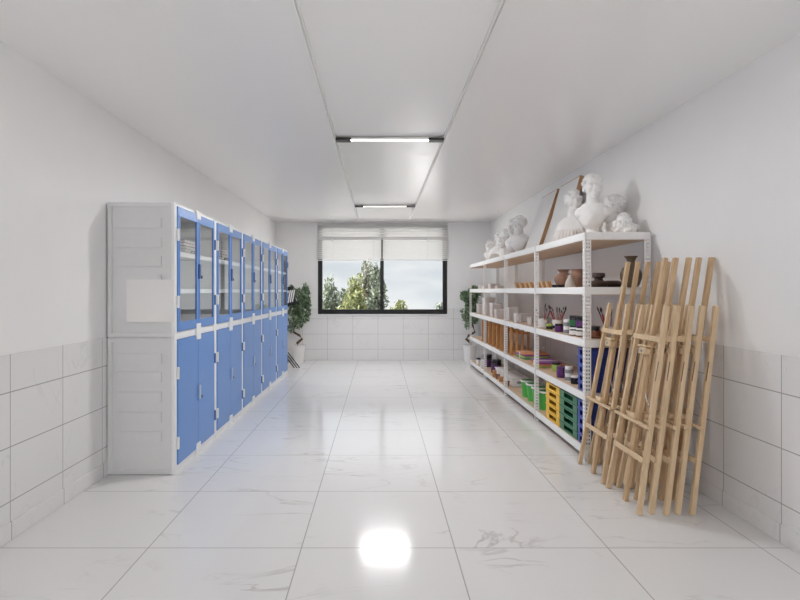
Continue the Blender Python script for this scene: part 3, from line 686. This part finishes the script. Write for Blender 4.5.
# low white tubs
def make_tub():
    t = empty('white_tub'); tag(t, None, 'tub', 'white tubs on the bottom shelf')
    b = MB(); b.prism([(-.11, 0), (.11, 0), (.13, .13), (-.13, .13)], 1, -.12, .12).build('body', white_pl, t, bevel=.012)
    MB().box(-.14, .14, -.13, .13, .1305, .148).build('lid', white_pp, t, bevel=.006); MB().box(-.04, .04, -.1315, -.1302, .05, .09).build('label', book_gr, t); return t
tb = Proto(make_tub())
for Y, lb in ((7.86, 'white lidded tub farthest from the green buckets'), (7.60, 'white lidded tub, second from the far one'), (7.34, 'white lidded tub, third from the far one'), (7.08, 'white lidded tub nearest the green buckets')):
    tb.at((1.80, Y, SZ[4] + .001), 0, lb, None, .8)

# slatted wooden racks on the fourth shelf
def make_slat():
    t = empty('slatted_wooden_stand'); tag(t, None, 'wooden stand', 'slatted wooden stands on the fourth shelf')
    for k in range(4): MB().box(-.125 + k * .07, -.125 + k * .07 + .03, -.012, .004, .03, .335).build('slat', orange_w, t, bevel=.002)
    MB().box(-.13, .13, -.03, .03, 0, .028).build('base_rail', orange_w, t, bevel=.002); MB().box(-.125, .125, .005, .02, .26, .285).build('rear_rail', orange_w, t, bevel=.002)
    return t
sl = Proto(make_slat())
for k, w_ in enumerate(('nearest', 'second', 'third', 'fourth', 'fifth', 'sixth', 'seventh', 'farthest')):
    sl.at((1.765, 6.82 + k * .27, SZ[3] + .001), R((-4, 3, -6, 5, 0, -3, 4, 0)[k]), 'orange slatted wooden stand, %s in the row of eight on the fourth shelf' % w_)

# coloured paper packs
def pack(px, X, z, w_, d_, h_, m, label, rz=0):
    t = empty('paper_pack', (X, YofX(px, X), z), (0, 0, rz)); tag(t, label, 'paper pack', 'coloured paper packs on the fourth shelf')
    MB().box(-w_ / 2, w_ / 2, -d_ / 2, d_ / 2, 0, h_).build('sheets', m, t, bevel=.003); MB().box(-w_ / 2 - .001, w_ / 2 + .001, -.02, .02, -.0003, h_ + .001).build('paper_band', book_wh, t)
z = SZ[3] + .001
for k, (m, c) in enumerate(((pk['green'], 'dark green'), (pk['lime'], 'yellow-green'), (pk['purple'], 'purple'), (pk['orange'], 'orange'))):
    pack(532, 1.84, z + k * .0185, .3, .36, .016, m, '%s paper pack in the far stack, %s' % (c, ('lowest', 'second up', 'third up', 'topmost')[k]), R((2, -4, 5, -2)[k]))
for k, (m, c) in enumerate(((pk['lime'], 'yellow-green'), (pk['orange'], 'orange'), (pk['purple'], 'purple'))):
    pack(546, 1.80, z + k * .0185, .26, .34, .016, m, '%s paper pack in the near stack, %s' % (c, ('lowest', 'middle', 'topmost')[k]), R((-3, 3, -5)[k]))

# green buckets
def make_bucket():
    t = empty('green_bucket'); tag(t, None, 'bucket', 'green buckets on the bottom shelf')
    MB().lathe([(0, 0), (.065, 0), (.085, .19), (.080, .19), (.061, .008), (0, .008)], 28).build('pail', bucket_g, t)
    MB().lathe([(.0855, .176), (.094, .178), (.094, .196), (.0805, .196), (.0805, .1915), (.0855, .1905)], 28).build('rim', white_pl, t)
    MB().lathe([(0, .165), (.077, .165), (.077, .17), (0, .17)], 28).build('paint', paint_dk, t)
    MB().tube([(math.cos(a) * .097, math.sin(a) * .097, .19 - .03 * math.sin(a)) for a in [k * math.pi / 12 for k in range(13)]], [.0025] * 13, 6).build('handle', metal, t); return t
bk = Proto(make_bucket())
for i, (Y, X) in enumerate(((5.67, 1.74), (5.89, 1.74), (6.11, 1.74), (6.35, 1.74), (5.69, 1.95), (5.91, 1.95), (6.14, 1.95))):
    lb = 'bright green bucket in the front row, %s' % ('beside the yellow crates', 'second from the yellow crates', 'third from the yellow crates', 'farthest')[i] if i < 4 else 'bright green bucket in the back row, %s' % ('nearest', 'middle one', 'farthest')[i - 4]
    bk.at((X, Y, SZ[4] + .001), R(-60), lb)

# stacked crates
def make_crate(w_, d_, h_, m, cat_group):
    """w_ along y, d_ along x, open top; grip openings in the long faces"""
    t = empty('stacking_crate'); tag(t, None, 'crate', cat_group); b = MB(); th = .006; hw, hd = w_ / 2, d_ / 2
    b.box(-hd + th, hd - th, -hw + th, hw - th, 0, th)
    for s in (-1, 1):
        x0, x1 = sorted((s * hd, s * (hd - th))); g = w_ * .27; k0, k1 = h_ * .22, h_ * .76
        b.box(x0, x1, -hw, -g, 0, h_).box(x0, x1, g, hw, 0, h_).box(x0, x1, -g, g, 0, k0).box(x0, x1, -g, g, k1, h_)
        y0, y1 = sorted((s * hw, s * (hw - th))); b.box(-hd + th, hd - th, y0, y1, 0, h_ * .75 if s < 0 else h_)
    b.build('bin', m, t, bevel=.0015)
    b = MB(); r = .006
    b.box(-hd - r, -hd, -hw - r, hw + r, h_ * .86, h_).box(hd, hd + r, -hw - r, hw + r, h_ * .86, h_).box(-hd, hd, -hw - r, -hw, h_ * .86, h_).box(-hd, hd, hw, hw + r, h_ * .86, h_)
    b.build('rim', m, t, bevel=.0015); return t
def crates(y0, y1, lvl, n, m, h_, word, X0=1.635, X1=2.06):
    pr = Proto(make_crate(y1 - y0 - .014, X1 - X0, h_, m, 'stack of ' + word))
    od = ('lowest', 'second up', 'third up', 'fourth up', 'topmost') if n == 5 else ('lowest', 'second up', 'third up', 'topmost')
    for k in range(n): pr.at(((X0 + X1) / 2, (y0 + y1) / 2, SZ[lvl] + .001 + k * (h_ + .0008)), 0, '%s, %s of its stack' % (word, od[k]))
crates(4.935, 5.34, 4, 5, yellow_c, .0695, 'yellow plastic crate')
crates(4.495, 4.925, 4, 5, green_c, .0695, 'dark green plastic crate')
crates(4.30, 4.485, 4, 5, blue_c, .0695, 'blue plastic crate on the bottom shelf')
crates(4.30, 4.485, 3, 5, blue_c, .068, 'blue plastic crate on the fourth shelf')

# ------------------------------------------------------------------ potted plants
def plant(x, y, label, seed, flip=1):
    random.seed(seed); t = empty('potted_ficus', (x, y, 0)); tag(t, label, 'potted plant', 'potted ficus trees in the far corners')
    MB().lathe([(0, 0), (.10, 0), (.13, .31), (.135, .31), (.135, .33), (.122, .33), (.112, .27), (0, .27)], 32).build('pot', pot_w, t)
    MB().lathe([(0, .271), (.110, .271), (.112, .285), (0, .292)], 24).build('soil', soil, t)
    pts = [(.0, 0, .28), (-.02 * flip, 0, .36), (.07 * flip, .02, .44), (.03 * flip, 0, .50), (-.09 * flip, 0, .57), (-.06 * flip, .02, .68), (.0, 0, .82), (.02, .01, 1.05), (0, 0, 1.3)]
    MB().tube(pts, [.030, .026, .025, .022, .02, .018, .015, .011, .005], 10).build('trunk', bark, t)
    b = MB(); cl = []
    for k in range(34):
        z0 = random.uniform(.62, 1.2); a = random.uniform(0, 6.28); rr = random.uniform(.08, .19); z1 = min(z0 + random.uniform(.0, .28), 1.45)
        e = (math.cos(a) * rr, math.sin(a) * rr, z1); b.tube([(0, 0, z0), (e[0] * .5, e[1] * .5, z0 + (z1 - z0) * .7), e], [.006, .004, .002], 5); cl.append((e, (.07, .07, .08)))
    cl += [((0, 0, 1.3), (.07, .07, .1)), ((0, 0, 1.0), (.09, .09, .12))]
    b.build('branches', bark, t); leafobj('leaves', cl, 1700, .046, leaf_a, t)
plant((297.5 - CX) / 54, 10.18, 'potted ficus with a twisted trunk in the left far corner', 3)
plant((470.5 - CX) / 54, 10.15, 'potted ficus in the right far corner behind the rack', 5, -1)
# black folding stand between last cabinet and plant
t = empty('folding_stand', (-1.60, 9.35, 0)); tag(t, 'black folding stand with a white-striped board between cabinets and left plant', 'stand')
for k in range(3): MB().cyl((-.05 + k * .045, 0, .28 + .0 * k), (.14 + k * .045, .05, .012), .009, seg=8).build('leg', black_m, t)
MB().box(-.03, .005, -.01, .012, .26, 1.36).build('pole', black_m, t, bevel=.002)
Mr = Matrix.Translation((.04, -.02, 1.24)) @ Matrix.Rotation(R(-12), 4, 'Y')
bd_ = MB().box(-.14, .12, -.004, .004, -.16, .16, Mr).build('board', black_m, t)
for k in range(4): MB().box(-.02 + k * .034, .0 + k * .034, -.006, -.0041, -.12 + k * .015, .10 + k * .012, Mr @ Matrix.Rotation(R(22), 4, 'Y')).build('stripe', white_pl, bd_)
